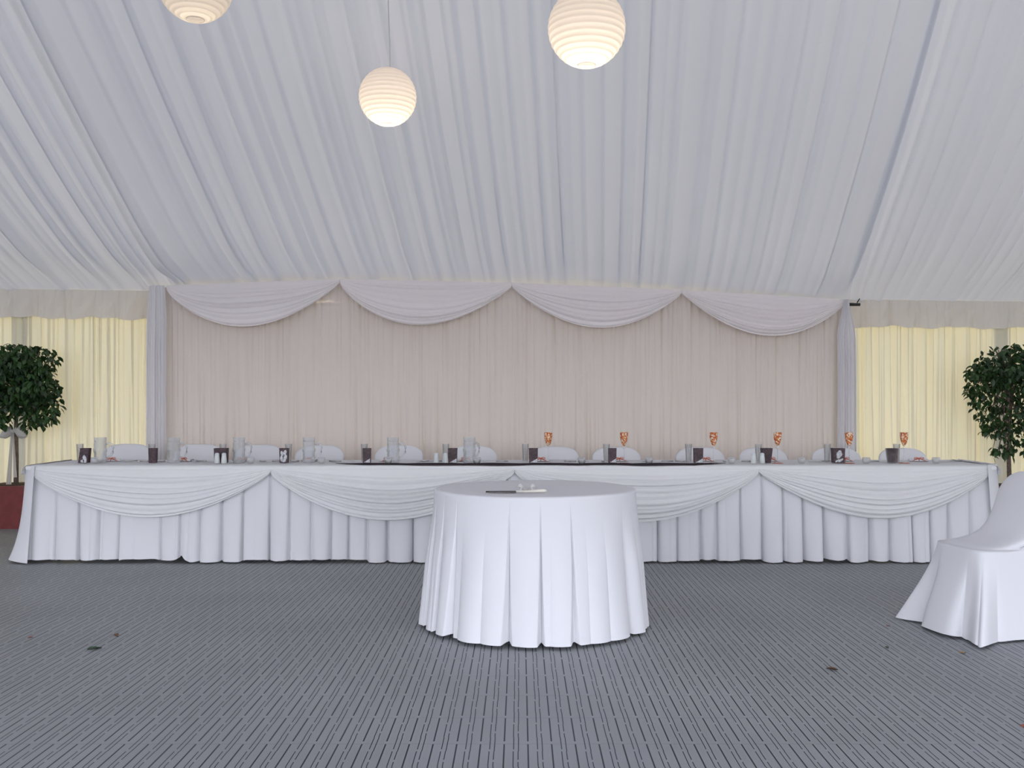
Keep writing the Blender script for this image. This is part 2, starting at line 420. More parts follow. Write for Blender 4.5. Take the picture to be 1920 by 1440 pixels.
# end tails of the backdrop
def tail(xa, xb, seed, label, pinch=.35):
    xs = np.linspace(-1, 1, 160); ts = np.linspace(0, 1, 30); xx, tt = np.meshgrid(xs, ts)
    xc, hw = (xa+xb)/2, (xb-xa)/2
    wd = hw*(pinch+(1-pinch)*smooth(tt*6)+.05*tt)
    x = xc+xx*wd
    f = folds(xs, .16, .4, seed, 'skew')*.035+folds(xs, .5, .9, seed+1, 'round')*.03
    y = backY(x)-.10-f[None]*(.4+.6*smooth(tt*3))-.05*np.cos(xx*1.4)
    z = (topZ(x)-.005)*(1-tt)+.01*tt
    o = grid('curtain_tail', np.stack([x, y, z], -1), M['tail']); tag(o, label, 'curtain', 'straight tails at the backdrop ends')
tail(X(284, atY(284)), X(321, atY(321)), 81, 'narrow gathered white tail hanging at the left end of the backdrop', .8)
tail(X(1562, atY(1562)), X(1597, atY(1597)), 85, 'narrow gathered white tail hanging at the right end of the backdrop', .3)

# ------------------------------------------------------------------ long table
TY0, TY1, TZ = 7.80, 8.52, .75
TXa, TXb = X(57, 7.78), X(1860, 7.78)
for i in range(4):
    xa = TXa+(TXb-TXa)*i/4; xb = TXa+(TXb-TXa)*(i+1)/4; xc = (xa+xb)/2; yc = (TY0+TY1)/2
    t = empty('trestle_table', (xc, yc, 0))
    tag(t, 'trestle table under the white cloth, '+['leftmost of the four','second from the left of the four','third from the left of the four','rightmost of the four'][i], 'table', 'trestle tables in the long row')
    MB().box((0,0,TZ-.02), (xb-xa-.004, TY1-TY0, .03)).obj('tabletop', M['wood'], t, False)
    for sx in (-1, 1):
        for sy in (-1, 1): MB().tube([(sx*.75, sy*.3, 0), (sx*.75, sy*.3, TZ-.035)], .014).obj('leg', M['dark'], t)
# cloth over the top
def topcloth():
    xs = np.linspace(TXa-.01, TXb+.01, 300)
    prof = [(TY0-.012, TZ-.10), (TY0-.014, TZ-.03), (TY0-.010, TZ-.004), (TY0, TZ+.002), (TY0+.02, TZ+.003), (TY0+.36, TZ+.003), (TY1-.02, TZ+.003), (TY1+.005, TZ+.001), (TY1+.012, TZ-.02), (TY1+.015, TZ-.35)]
    Pt = np.zeros((len(prof), len(xs), 3))
    for i, (y, z) in enumerate(prof): Pt[i, :, 0] = xs; Pt[i, :, 1] = y; Pt[i, :, 2] = z+.0015*np.sin(xs*5.3+i)
    o = grid('tablecloth', Pt, M['linen']); tag(o, 'long white tablecloth spread over the top of the long table', 'tablecloth')
topcloth()
# pleated skirt
CRE = [107,150,190,227,302,340,378,417,457,506,545,585,622,655,690,727,775,815,860,905,950,990,1035,1080,1130,1180,1232,1268,1311,1342,1387,1427,1466,1503,1541,1587,1628,1665,1705,1740,1775,1815]
def skirt():
    # continuous band: left end, front, right end
    R = .03
    cre = np.array([X(c, TY0-.03) for c in CRE]); L = TXb-TXa
    xs = np.linspace(TXa-.02, TXb+.02, 2600)
    ts = np.linspace(0, 1, 26)
    i = np.clip(np.searchsorted(cre, xs)-1, -1, len(cre)-1)
    e = np.concatenate([[TXa-.03], cre, [TXb+.03]])
    i = np.clip(np.searchsorted(e, xs, side='right')-1, 0, len(e)-2); t0 = (xs-e[i])/(e[i+1]-e[i])
    rnd = random.Random(4); A = np.array([rnd.uniform(.25, 1.1) for _ in e]); K = np.array([rnd.uniform(-.5, .7) for _ in e]); op = np.array([rnd.choice([0,0,.3,1]) for _ in e]); GS = np.array([rnd.uniform(.25, 1.2) for _ in e])
    body = (1-np.abs(2*t0-1)**7)                       # narrow dark crease between panels
    tilt = (t0-.5)*K[i]
    wv = folds(xs, .10, .35, 9, 'round')
    out = []
    for tt in ts:
        a = .030*(.35+.65*smooth(tt*2.5))
        gapd = np.exp(-(np.minimum(t0, 1-t0)*(e[i+1]-e[i])/(.006+.022*tt**2*op[i]))**2)
        y = TY0-.026-body*a*A[i]-tilt*.06*(.2+tt)-.030*tt-wv*.030*tt-.020*np.sin(PI*t0)*tt+gapd*.034*(.3+.7*tt)*GS[i]
        zb = .010+.030*(1-A[i])*body+.020*np.abs(tilt)+.006*gapd
        notch = .050*np.exp(-np.abs((xs-X(346, 7.75))/.038)**1.5)
        z = (TZ-.02)*(1-tt)+(zb+notch)*tt
        y = y+notch*.5*tt
        sh = .018*np.sin(i*1.7)*smooth(tt)               # panels lean a little lower down
        out.append(np.stack([xs+sh*np.sin(PI*t0), y, z], -1))
    o = grid('table_skirt', np.array(out), M['linen'])
    tag(o, 'long white box pleated skirt hanging on the front of the long table', 'table skirt')
skirt()
tk = [X(52,7.7), X(505,7.7), X(965,7.7), X(1425,7.7), X(1862,7.7)]
for q in range(4):
    swag('swag', (tk[q], TZ-.012), (tk[q+1], TZ-.012), [.375,.40,.41,.385][q], M['linen2'], lambda x: TY0-.055+0*x, 90+q*3, .07, 11, sk=[1.02,.96,1.0,1.05][q],
         label='white draped swag, '+where[q]+' the long table', group='swags along the long table')
# lip of the cloth over the swag tops
lp = MB(); n = 160
xs = np.linspace(TXa-.01, TXb+.01, 200)
Pt = np.zeros((6, 200, 3))
for i, (y, z) in enumerate([(TY0+.10, .7565), (TY0+.01, .7570), (TY0-.045, .7550), (TY0-.072, .748), (TY0-.078, .735), (TY0-.074, .722)]):
    Pt[i, :, 0] = xs; Pt[i, :, 1] = y; Pt[i, :, 2] = z-.004*np.abs(np.sin((xs-tk[0])/(tk[1]-tk[0])*PI))*(i > 3)
o = grid('cloth_edging', Pt, M['linen2']); tag(o, 'smooth white cloth band along the front edge of the long table', 'cloth')
# end drapes
def enddrape(xt, xb_, zt, label, seed, s):
    ts = np.linspace(0, 1, 40); us = np.linspace(0, 1, 120); uu, tt = np.meshgrid(us, ts)
    f = folds(us, .12, .35, seed, 'round')
    # band wraps from the front corner (u=0) round to the back of the table end (u=1)
    flare = s*(.01+.10*tt**3.5)
    ang = uu*PI/2*.0
    y = TY0-.075+uu*(TY1-TY0+.06)
    frx = np.clip(uu/.16, 0, 1)
    x = xt-s*(.11*(1-frx)**1.3)+s*(.035+.02*np.sin(PI*frx))+flare*frx**.7+s*f[None][0]*.035*(.3+tt)
    y = y-(.02+.075*tt)*(1-uu)
    z = zt*(1-tt)+.012*tt+.012*np.abs(np.sin(uu*11))*tt
    hump = .0
    o = grid('end_drape', np.stack([x, y, z], -1), M['linen']); 
    tag(o, label, 'drape', 'cloth falls at the table ends'); return o
ED = [None, None]
ED[0] = enddrape(TXa+.0, 0, TZ+.002, 'white cloth falling to the floor over the left end of the long table', 5, -1)
ED[1] = enddrape(TXb+.0, 0, TZ+.012, 'white cloth falling to the floor over the right end of the long table', 6, 1)
for s, xt, lab in ((-1, TXa, 'left'), (1, TXb, 'right')):      # rolled shoulder of cloth where drape meets top
    ang = np.linspace(0, PI*.62, 12); ys = np.linspace(TY0-.07, TY1, 60); Pt = np.zeros((12, 60, 3))
    for i, a in enumerate(ang):
        r = .055
        Pt[i, :, 0] = xt-s*.02+s*r*1.1*math.sin(a)*(1+.1*np.sin(ys*9)); Pt[i, :, 1] = ys; Pt[i, :, 2] = TZ-.045+r*math.cos(a)
    o = grid('rolled_edge', Pt, M['linen'], ED[0 if s < 0 else 1])

# dark runner on the front half of the table
def runner():
    xs = np.linspace(X(628, 7.9), X(1362, 7.9), 160); ys = np.linspace(0, 1, 16); xx, vv = np.meshgrid(xs, ys)
    y0 = TY0-.058+.012*np.sin(xs*4.2)+.01*np.sin(xs*11)
    end = np.clip(np.minimum(xs-xs[0], xs[-1]-xs)/.28, 0, 1)**.7
    y = (TY0+.11)+(y0-(TY0+.11))[None]*vv*end[None]
    z = .7595+.0035*np.abs(np.sin(xs*7.0))[None]*np.ones_like(vv)+.002
    z = z-np.clip((TY0-.02-y)/.06, 0, 1)**1.5*.010
    base = grid('table_runner', np.stack([xx, y, z], -1), M['runner'])
    sm = base.modifiers.new('thick', 'SOLIDIFY'); sm.thickness = .002; sm.offset = 1
    tag(base, 'narrow dark brown runner lying along the front edge of the long table', 'table runner')
runner()

# ------------------------------------------------------------------ round table
RC = Vector((X(1003, 5.67), 5.67, 0)); RR = .566; RZ = .765
t = empty('round_table', RC); tag(t, 'small round cake table hidden under the full length white cloth', 'table')
MB().lathe([(0,RZ-.035),(RR-.02,RZ-.035),(RR-.012,RZ-.02),(RR-.02,RZ-.008),(0,RZ-.008)], 64).obj('tabletop', M['wood'], t)
MB().lathe([(.035,.03),(.035,RZ-.035)], 20, close=True).obj('pedestal', M['dark'], t)
for k in range(4):
    a = PI/4+k*PI/2; MB().tube([(.02*math.cos(a), .02*math.sin(a), .06), (.38*math.cos(a), .38*math.sin(a), .015)], .014).obj('foot', M['dark'], t)
def roundcloth():
    n = 1800; th = np.linspace(0, 2*PI, n, endpoint=False)
    # front creases given by where they show in the photo, measured as sine across the skirt
    fr = [-.955, -.86, -.73, -.245, .035, .31, .80, .91, .985]
    cr = [1.5*PI+math.asin(f) for f in fr]
    rnd = random.Random(2)
    a = cr[-1]+.30
    while a < cr[0]+2*PI-.25: cr.append(a); a += rnd.uniform(.28, .45)
    cr = np.sort(np.array(cr) % (2*PI)); A = np.array([rnd.uniform(.6, 1) for _ in cr]); K = np.array([rnd.uniform(-1, 1) for _ in cr])
    ce = np.concatenate([[cr[-1]-2*PI], cr, [cr[0]+2*PI]])
    i = np.clip(np.searchsorted(ce, th, side='right')-1, 0, len(ce)-2); w_ = ce[i+1]-ce[i]; t0 = (th-ce[i])/w_
    wv = folds(np.concatenate([th]), .16, .42, 14, 'round'); 
    wv = wv*np.clip(np.minimum(th, 2*PI-th)/.3, 0, 1)
    Ai = A[i % len(A)]; Ki = K[i % len(K)]
    rows = []
    # top disc
    for r in (0.001, .2, .4, RR-.03, RR-.008, RR+.004):
        z = RZ-(.0 if r < RR-.02 else (.001 if r < RR else .007))
        rows.append(np.stack([r*np.cos(th), r*np.sin(th), z+.0012*np.sin(th*3+r*9)], -1))
    for tt in np.linspace(.015, 1, 34):
        e_ = smooth((tt-.05)/.5)
        dist = np.minimum(t0, 1-t0)*w_            # angle from the nearest crease
        gap = .007+.045*tt**1.8                     # half opening of the inverted pleat
        slot = 1-smooth(np.clip(dist/gap, 0, 1)*1.15)
        flat = np.sin(PI*t0)
        r = RR+.004+.040*tt+.012*tt*tt+flat*.020*e_*Ai+wv*.030*tt*e_+Ki*(t0-.5)*.030*e_-slot*(.006+.030*tt)*smooth(tt*5)
        z = RZ-.006-tt*(RZ-.006-.014)+tt*(.010*(1-Ai)+.012*slot)
        a2 = th+0.02*np.sin(i*2.1)*tt*np.sin(PI*t0)
        rows.append(np.stack([r*np.cos(a2), r*np.sin(a2), z], -1))
    Pt = np.array(rows); Pt[:, :, 0] += RC.x; Pt[:, :, 1] += RC.y
    o = grid('tablecloth', Pt, M['linen'], closed_u=True)
    tag(o, 'white pleated floor length cloth on the small round table in front', 'tablecloth')
roundcloth()
# knife with tulle bow
kn = empty('cake_knife', P(968, 926, 5.33)*1.0); kn.location.z = RZ+.004
kn.rotation_euler = (0,0,.02)
tag(kn, 'long silver cake knife lying on the round table with a tulle bow', 'knife')
mb = MB()
v = []
for k, x in enumerate((-.163, -.14, -.06, .0)):
    h_ = (.002, .013, .018, .018)[k]; v += [(x, -h_, 0), (x, h_*.8, .0075), (x, h_, 0)]
f = [(3*k+a, 3*k+(a+1)%3, 3*k+3+(a+1)%3, 3*k+3+a) for k in range(3) for a in range(3)]+[(0,2,1),(9,10,11)]
obj('blade', v, f, plain('blade_dark_reflection', (.10,.085,.08), .45, .6), kn)  # steel colour darkened to stand in for a dark reflection
MB().tube([(-.002,0,.006),(.05,0,.007),(.11,0,.0085),(.150,0,.009),(.162,0,.008)], [.004,.007,.009,.010,.005]).obj('handle', plain('pale_handle', (.72,.68,.60), .3), kn)
bw = empty('tulle_bow', kn.location+Vector((.055, 0, .008))); tag(bw, 'small translucent tulle bow tied round the cake knife', 'bow')
for s in (-1, 1):
    us = np.linspace(0, 1, 14); vs = np.linspace(0, 2*PI, 20, endpoint=False); uu, vv = np.meshgrid(us, vs)
    Pt = np.stack([s*(.003+.052*uu), .030*np.sin(PI*uu**.8)*np.cos(vv)*.6+.006*np.sin(vv*3)*uu, .010+.028*uu*np.sin(PI*uu)**.5+.014*np.sin(vv)*np.sin(PI*uu)], -1)
    grid('loop', Pt, M['tulle'], bw)
    us = np.linspace(0, 1, 10); vs = np.linspace(-1, 1, 8); uu, vv = np.meshgrid(us, vs)
    grid('ribbon_end', np.stack([s*(.004+.03*uu+.008*vv*uu), -.045*uu+.012*vv*uu, .008+.012*np.sin(PI*uu)+.003*np.sin(vv*4)], -1), M['tulle'], bw)

# ------------------------------------------------------------------ chair covers
def chair_mesh(name, hem_amp=1.0, seed=1, squat=1.0, mat_=None):
    """a banquet chair in a loose cover, facing -x, origin under the seat centre"""
    n = 360; th = np.linspace(0, 2*PI, n, endpoint=False)
    def se(a, b, p):
        c, s = np.cos(th), np.sin(th)
        return np.sign(c)*np.abs(c)**(2/p)*a, np.sign(s)*np.abs(s)**(2/p)*b
    SZ = .47; rows = []
    rnd = random.Random(seed)
    corner = np.abs(np.sin(2*th))**3
    # deep soft folds which fan out from the corners of the seat
    ph = [rnd.uniform(0, 6) for _ in range(4)]
    wave = .5*np.sin(th*7+ph[0])+.15*np.sin(th*13+ph[1])+.3*np.sin(th*5+ph[2])
    wave2 = folds(th, .32, .75, seed+3, 'round')*np.clip(np.minimum(th, 2*PI-th)/.3, 0, 1)
    for tt in np.linspace(0, 1, 30):               # hem to seat
        k = (1-tt)
        x, y = se(.218+.02*k, .222+.02*k, 5); x = x+.017
        rad = np.hypot(x, y)
        front = (np.cos(th) < 0)*1.0
        fb = .35+.65*np.clip(-np.cos(th)*2, 0, 1)
        ex = (.135*corner**2.2*k**1.5+.045*k*fb+(wave*.022+wave2*.060)*smooth(k*1.2)*(.35+.65*k)*(.3+.7*fb))*hem_amp
        ux, uy = x/rad, y/rad
        back = smooth((np.cos(th)-.5)*3)
        ex = ex*(1-.5*back)
        z = .008+tt*(SZ-.008)+k**8*.012*np.abs(wave)+(.0)*front
        rows.append(np.stack([x+ux*ex, y+uy*ex, z+0*th], -1))
    # seat edge rounds over, then the cover sweeps up the back
    top = .865*squat
    prof = [  # (z, front x, back x, half width, power)
        (SZ+.012, -.191, .238, .218, 5), (SZ+.022, -.172, .240, .205, 4.5), (SZ+.030, -.10, .243, .200, 4), (SZ+.045, -.02, .246, .205, 3.6),
        (SZ+.070, .055, .250, .212, 3.4), (SZ+.110, .110, .256, .218, 3.2), (SZ+.16, .150, .264, .222, 3.0), (SZ+.22, .182, .275, .225, 3.0),
        (SZ+.27, .202, .284, .225, 3.0)]
    for z, xf, xb, hw, p in prof:
        x, y = se((xb-xf)/2, hw, p); x = x+(xf+xb)/2
        # sides of the seat keep lower than the middle sweep
        rows.append(np.stack([x, y, z-.018*np.clip(1-(z-SZ)/.2, 0, 1)*(x < (xf+xb)/2)+0*th], -1))
    z0 = SZ+.27
    for a in np.linspace(.12, PI/2*.985, 16):
        z = z0+(top-z0)*math.sin(a); kk = math.cos(a)
        xc = .243+.055*math.sin(a)*.9; ht = .041*(kk*.65+.35*(kk > 0))*min(1, kk*3+.1)
        x, y = se(ht, .225*kk**.62+.002, 2.6); rows.append(np.stack([x+xc, y, z+0*th], -1))
    o = grid(name, np.array(rows), mat_ or M['cover'], closed_u=True)
    # close the crown
    me = o.data
    return o
big = chair_mesh('banquet_chair', 1.0, 5)
tag(big, 'large white covered chair at the right edge facing left, cover trailing on the floor', 'chair')
big.location = (2.565, 5.47, 0); big.rotation_euler = (0, 0, math.radians(11)); 
# row of chairs behind the long table, seen as rounded tops
chx = [242, 372, 490, 600, 746, 888, 1040, 1158, 1310, 1431, 1563, 1693]
base = None
ordn = ['first','second','third','fourth','fifth','sixth','seventh','eighth','ninth','tenth','eleventh','last']
for i, px in enumerate(chx):
    if base is None:
        base = chair_mesh('banquet_chair', .18, 9, .992); o = base
    else: o = base.copy(); COL.objects.link(o)
    d = 9.20; o.scale = (1, 1, [1.0,.998,.992,.988,.985,.98,.972,.966,.962,.96,.958,.955][i])
    o.location = (X(px, d), d-.27, 0); o.rotation_euler = (0, 0, PI/2+math.radians([3,-2,4,0,-3,2,0,3,-2,1,-4,2][i]))
    tag(o, 'white covered chair behind the long table, '+ordn[i]+(' in the row from the left' if i < 11 else ' in the row, at its right end'), 'chair', 'covered chairs behind the long table')

# ------------------------------------------------------------------ lanterns
def lantern(px, py, diam_px, label, energy):
    D = .40; d = D*F/diam_px; c = P(px, py, d); R = D/2
    r = empty('paper_lantern', c); tag(r, label, 'lantern', 'round paper lanterns')
    nr, n = 17, 64
    prof = []
    a0, a1 = math.radians(-76), math.radians(80)
    rows = 160
    for i in range(rows+1):
        a = a0+(a1-a0)*i/rows; s = (i/rows*nr) % 1.0
        rr = R*(1-.030*(1-math.sin(PI*s)))
        prof.append((rr*math.cos(a), rr*math.sin(a)))
    MB().lathe(prof, n).obj('shade', M['paper'], r)
    for a in (a0, a1):
        rr, zz = R*.98*math.cos(a), R*.98*math.sin(a)
        MB().tube([(rr*math.cos(k/24*2*PI), rr*math.sin(k/24*2*PI), zz) for k in range(25)], .0015, 5).obj('wire_ring', M['wire'], r)
    MB().tube([(.02*math.sin(k*.6)-.012*k/8*0, 0, R*.98*math.sin(a1)*(1-k/8)-.02*k/8) for k in range(9)], .002, 5).obj('frame_wire', M['wire'], r)
    MB().lathe([(.0,-.10),(.018,-.095),(.028,-.075),(.026,-.055),(.014,-.03),(.013,0)], 16).obj('bulb', M['bulb'], r)
    MB().lathe([(.015,.0),(.015,.03),(.005,.035)], 12).obj('lamp_holder', M['white'], r)
    u = float(wallY(c.x))-d; top = (ceilZ(np.array(c.x), np.array(u)) if u < 6 else ceilZ(np.array(c.x), np.array(6.0))-.3)-.02
    hh = float(top)-c.z
    MB().tube([(.012*math.sin(q*5)*(1-q)+.010*math.sin(q*3), 0, .03+(hh-.03)*q) for q in np.linspace(0, 1, 14)], .0035, 6).obj('cord', M['cord'], r)
    l = bpy.data.lights.new('lantern_bulb_light', 'POINT'); l.energy = energy; l.color = (1, .88, .70); l.shadow_soft_size = .03
    lo = bpy.data.objects.new('lantern_bulb_light', l); COL.objects.link(lo); lo.parent = r; lo.location = (0,0,-.115)
lantern(727, 182, 108, 'white paper lantern hanging lowest, seen whole with its cord above', .95)
lantern(1100, 53, 146, 'largest looking white paper lantern right of centre cut by the top edge', .85)
lantern(366, -30, 140, 'white paper lantern at upper left with only its lower half in view', .22)

# ------------------------------------------------------------------ ficus trees
def leaf_cloud(pts, size, seed, name, m, parent):
    rnd = random.Random(seed); V = []; Fc = []
    prof = [(0,0,0), (.28,.26,.03), (.28,-.26,.03), (.28,0,-.02), (.62,.24,.01), (.62,-.24,.01), (.62,0,-.05), (1.0,0,-.14)]
    fc = [(0,3,1),(0,2,3),(1,3,6,4),(3,2,5,6),(4,6,7),(6,5,7)]
    for p in pts:
        s = size*rnd.uniform(.7, 1.2)
        yaw = rnd.uniform(0, 2*PI); pitch = rnd.uniform(.2, 1.35); roll = rnd.uniform(-.8, .8)
        R = Matrix.Rotation(yaw, 3, 'Z') @ Matrix.Rotation(pitch, 3, 'Y') @ Matrix.Rotation(roll, 3, 'X')
        b = len(V)
        for q in prof: V.append(Vector(p)+R @ (Vector(q)*s))
        Fc += [tuple(b+i for i in f) for f in fc]
    return obj(name, V, Fc, m, parent, smooth=False)
def tree(loc, blobs, label, seed, trunk, nleaf, pot=(.21,.17,.40), square=False):
    r = empty('ficus_tree', loc); tag(r, label, 'tree')
    rnd = random.Random(seed); pts = []; br = MB()
    for (bx, by, bz, rx, ry, rz, wgt) in blobs:
        k = int(nleaf*wgt); c = Vector((bx, by, bz))
        for _ in range(k):
            while True:
                q = Vector((rnd.uniform(-1,1), rnd.uniform(-1,1), rnd.uniform(-1,1)))
                if .30 < q.length < 1: break
            pts.append((bx+q.x*rx, by+q.y*ry, bz+q.z*rz))
        for _ in range(3):
            e_ = c+Vector((rnd.uniform(-.6,.6)*rx, rnd.uniform(-.6,.6)*ry, rnd.uniform(-.5,.3)*rz))
            s_ = Vector((trunk[-2][0], trunk[-2][1], trunk[-2][2])) if rnd.random() < .5 else Vector(trunk[-1])
            mid = (s_+e_)/2+Vector((0,0,.06)); br.tube([s_, mid, e_], [.009,.006,.003], 5)
    leaf_cloud(pts, .072, seed, 'foliage', M['leaf'], r)
    MB().tube(trunk, [.024, .021, .019, .016, .012][:len(trunk)], 10).obj('trunk', M['bark'], r)
    br.obj('branches', M['bark'], r)
    rt, rb, hp = pot
    if square: MB().box((0,0,hp/2), (rt*2, rt*2, hp), taper=rb/rt).box((0,0,hp-.02), (rt*2+.02, rt*2+.02, .04)).obj('pot', M['pot'], r, False)
    else: MB().lathe([(0.001,0),(rb,0),(rt,hp*.9),(rt+.012,hp*.9),(rt+.015,hp),(rt-.01,hp),(rt-.015,hp-.04),(0.001,hp-.04)], 36).obj('pot', M['pot'], r)
    MB().lathe([(.001,hp+.004),(rt*.9,hp+.004),(rt*.92,hp-.02)], 24).obj('soil', M['soil'], r)
    return r
dl = 9.98
lx = X(30, dl)
tree((lx, dl, 0),
     [(0,-.05,1.42,.42,.30,.34,.55), (.10,-.08,1.66,.36,.26,.18,.18), (.30,-.08,1.30,.19,.22,.28,.12), (-.28,-.05,1.40,.25,.26,.32,.13),(.34,-.1,1.12,.09,.12,.13,.03),(.17,-.1,1.06,.06,.08,.10,.015),(-.07,-.1,1.06,.06,.08,.08,.012)],
     'bushy round headed ficus tree in a dark red planter at the left edge', 3, [(0,0,.38),(.005,0,.7),(0,0,1.0),(.01,0,1.3),(0,0,1.5)], 2600, (.23,.22,.42), True)
dr = 10.35
rx_ = X(1893, dr)
tree((rx_, dr, 0),
     [(0.02,-.05,1.58,.45,.34,.22,.42), (-.28,-.05,1.48,.22,.2,.20,.13), (.28,-.05,1.35,.28,.28,.40,.22), (-.02,-.05,1.15,.16,.2,.28,.10), (-.26,-.05,1.16,.13,.14,.15,.055),
      (-.20,-.05,.98,.14,.12,.11,.045), (-.38,-.05,1.30,.08,.1,.10,.018), (-.05,-.05,.80,.09,.1,.14,.03), (-.17,-.05,.72,.05,.05,.07,.010), (.12,-.05,.92,.12,.12,.20,.05), (-.20,-.05,1.78,.12,.08,.05,.008), (.02,-.05,1.82,.10,.08,.06,.012)],
     'loose drooping ficus tree at the right edge behind the covered chair', 8, [(0,0,.36),(-.01,0,.7),(.0,0,1.0),(.02,0,1.25),(0,0,1.5)], 1900, (.21,.17,.38))
# tulle bow round the left trunk
b = empty('tulle_bow', (lx, dl-.03, .96)); tag(b, 'large sagging grey white tulle bow tied round the left tree trunk', 'bow')
for s in (-1, 1):
    us = np.linspace(0, 1, 18); vs = np.linspace(0, 2*PI, 26, endpoint=False); uu, vv = np.meshgrid(us, vs)
    rr = np.sin(PI*np.clip(uu, .02, 1)**.75*.93)
    Pt = np.stack([s*(.01+.12*uu), -.02+.045*rr*np.cos(vv)+.008*np.sin(vv*5), -.035*uu+.055*rr*np.sin(vv)+.005*np.sin(vv*7+uu*4)-.02*uu*uu], -1)
    grid('loop', Pt, M['tulle'], b)
    us = np.linspace(0, 1, 16); vs = np.linspace(-1, 1, 12); uu, vv = np.meshgrid(us, vs)
    grid('ribbon_end', np.stack([s*(.005+.03*uu+.02*vv*(.2+uu)), -.035-.02*uu+.012*np.sin(vv*5), -.62*uu*(1 if s < 0 else .75)], -1), M['tulle'], b)
MB().lathe([(.001,-.022),(.024,-.02),(.030,0),(.024,.02),(.001,.022)], 14, (0,-.02,0)).obj('knot', M['tulle'], b)

# ------------------------------------------------------------------ things on the long table
ZT = TZ+.0045
def rowname(i, n):
    if i == 0: return 'leftmost'
    if i == n-1: return 'rightmost'
    return ordn[i]+' from the left'
# favour boxes: dark tapered paper boxes with a pale flower print
def box_mat(name, flower):
    m = mat(name); L = m.node_tree.links; out = nd(m, 'OutputMaterial'); b = nd(m, 'BsdfPrincipled'); L.new(b.outputs[0], out.inputs[0])
    b.inputs['Roughness'].default_value = .5
    tcn = nd(m, 'TexCoord'); n = nd(m, 'TexNoise'); n.inputs['Scale'].default_value = 60; L.new(tcn.outputs['Object'], n.inputs['Vector'])
    r = nd(m, 'ValToRGB'); r.color_ramp.elements[0].color = (.020,.008,.012,1); r.color_ramp.elements[1].color = (.085,.035,.045,1)
    r.color_ramp.elements[0].position = .4; r.color_ramp.elements[1].position = .7; L.new(n.outputs[0], r.inputs[0]); L.new(r.outputs[0], b.inputs['Base Color'])
    return m
M['box'] = box_mat('dark_print', False)
M['print'] = plain('pale_print', (.42,.43,.45), .6, noise_scale=90, col2=(.62,.63,.64))
bxs = [(160,16,0),(287,14,1),(415,23,2),(533,16,3),(688,15,4),(849,17,4),(1000,17,4),(1148,15,4),(1309,17,4),(1437,20,5),(1571,22,6),(1673,23,7)]
def petals(parent, w, h, kind, yf):
    mb = MB()
    def petal(cx, cz, a, b_, rot):
        n = 10; v = []
        for k in range(n):
            q = 2*PI*k/n; x_ = a*math.cos(q); z_ = b_*math.sin(q); xr = x_*math.cos(rot)-z_*math.sin(rot)+cx; zr = x_*math.sin(rot)+z_*math.cos(rot)+cz
            xr = max(-w/2+.001, min(w/2-.001, xr)); zr = max(.002, min(h-.002, zr)); v.append((xr, yf(zr), zr))
        mb.add(v, [tuple(range(n))])
    if kind == 3: [petal(*p) for p in ((-.012,.075,.012,.022,.2),(.012,.085,.012,.02,-.4),(-.016,.035,.012,.024,.1),(.014,.045,.013,.026,-.2),(0,.018,.02,.012,0))]
    elif kind == 6: [petal(*p) for p in ((0,.070,.024,.024,0),(.004,.090,.014,.012,0),(-.006,.048,.016,.014,.3),(-.014,.018,.02,.008,.5),(.012,.022,.024,.009,.6))]
    elif kind == 0: [petal(*p) for p in ((.006,.03,.016,.035,.15),(-.012,.015,.016,.012,0))]
    else: mb.add([(-w/2+.006, yf(.003), .003), (w/2-.001, yf(.003), .003), (w/2-.001, yf(.036), .036)], [(0,1,2)])
    mb.obj('flower_print', M['print'], parent, False)
for i, (px, wp, kind) in enumerate(bxs):
    d = 8.02; w_ = wp*d/F; h_ = .115
    r = empty('favour_box', (X(px, d), d, ZT+.004)); n0 = n_ = len(bxs)
    lab = {0:'with pale petals', 3:'with pale petals', 6:'with pale flower', 7:'in clear holder', 5:'flaring upward', 2:'behind two shakers'}.get(kind)
    tag(r, 'dark brown favour box, '+rowname(i, 12)+' on the long table'+(', '+lab if lab else ''), 'box', 'dark favour boxes on the long table')
    tp = .72 if kind in (5, 7) else (.92 if kind != 0 else 1)
    if kind == 7:
        MB().lathe([(.001,.004),(w_/2*.72,.004),(w_/2,h_),(w_/2-.002,h_),(w_/2*.7,.008),(.001,.008)], 24).obj('cup', M['box'], r)
        MB().lathe([(.001,0),(w_/2*.80,0),(w_/2+.006,h_+.004)], 24).obj('clear_holder', M['glass'], r)
    else:
        dp = w_*.8
        if kind == 0:
            v = []
            for (z, o_) in ((0,-.006),(h_,.004)):
                v += [(-w_/2+o_+(.0 if z else -.006), -dp/2, z), (w_/2+o_, -dp/2, z), (w_/2+o_, dp/2, z), (-w_/2+o_, dp/2, z)]
            obj('body', v, [(3,2,1,0),(4,5,6,7),(0,1,5,4),(1,2,6,5),(2,3,7,6),(3,0,4,7)], M['box'], r, False)
        else: MB().box((0,0,h_/2), (w_, dp, h_), taper=tp).obj('body', M['box'], r, False)
        yf = (lambda z, dp=dp, tp=tp: -dp/2*(tp+(1-tp)*z/h_)-.0008) if kind else (lambda z, dp=dp: -dp/2-.0008)
        if kind in (0,3,4,6): petals(r, w_*tp, h_, kind, yf)
        MB().box((0,0,h_+.001), (w_*1.01, dp*1.01, .003)).obj('rim', M['box'], r, False)
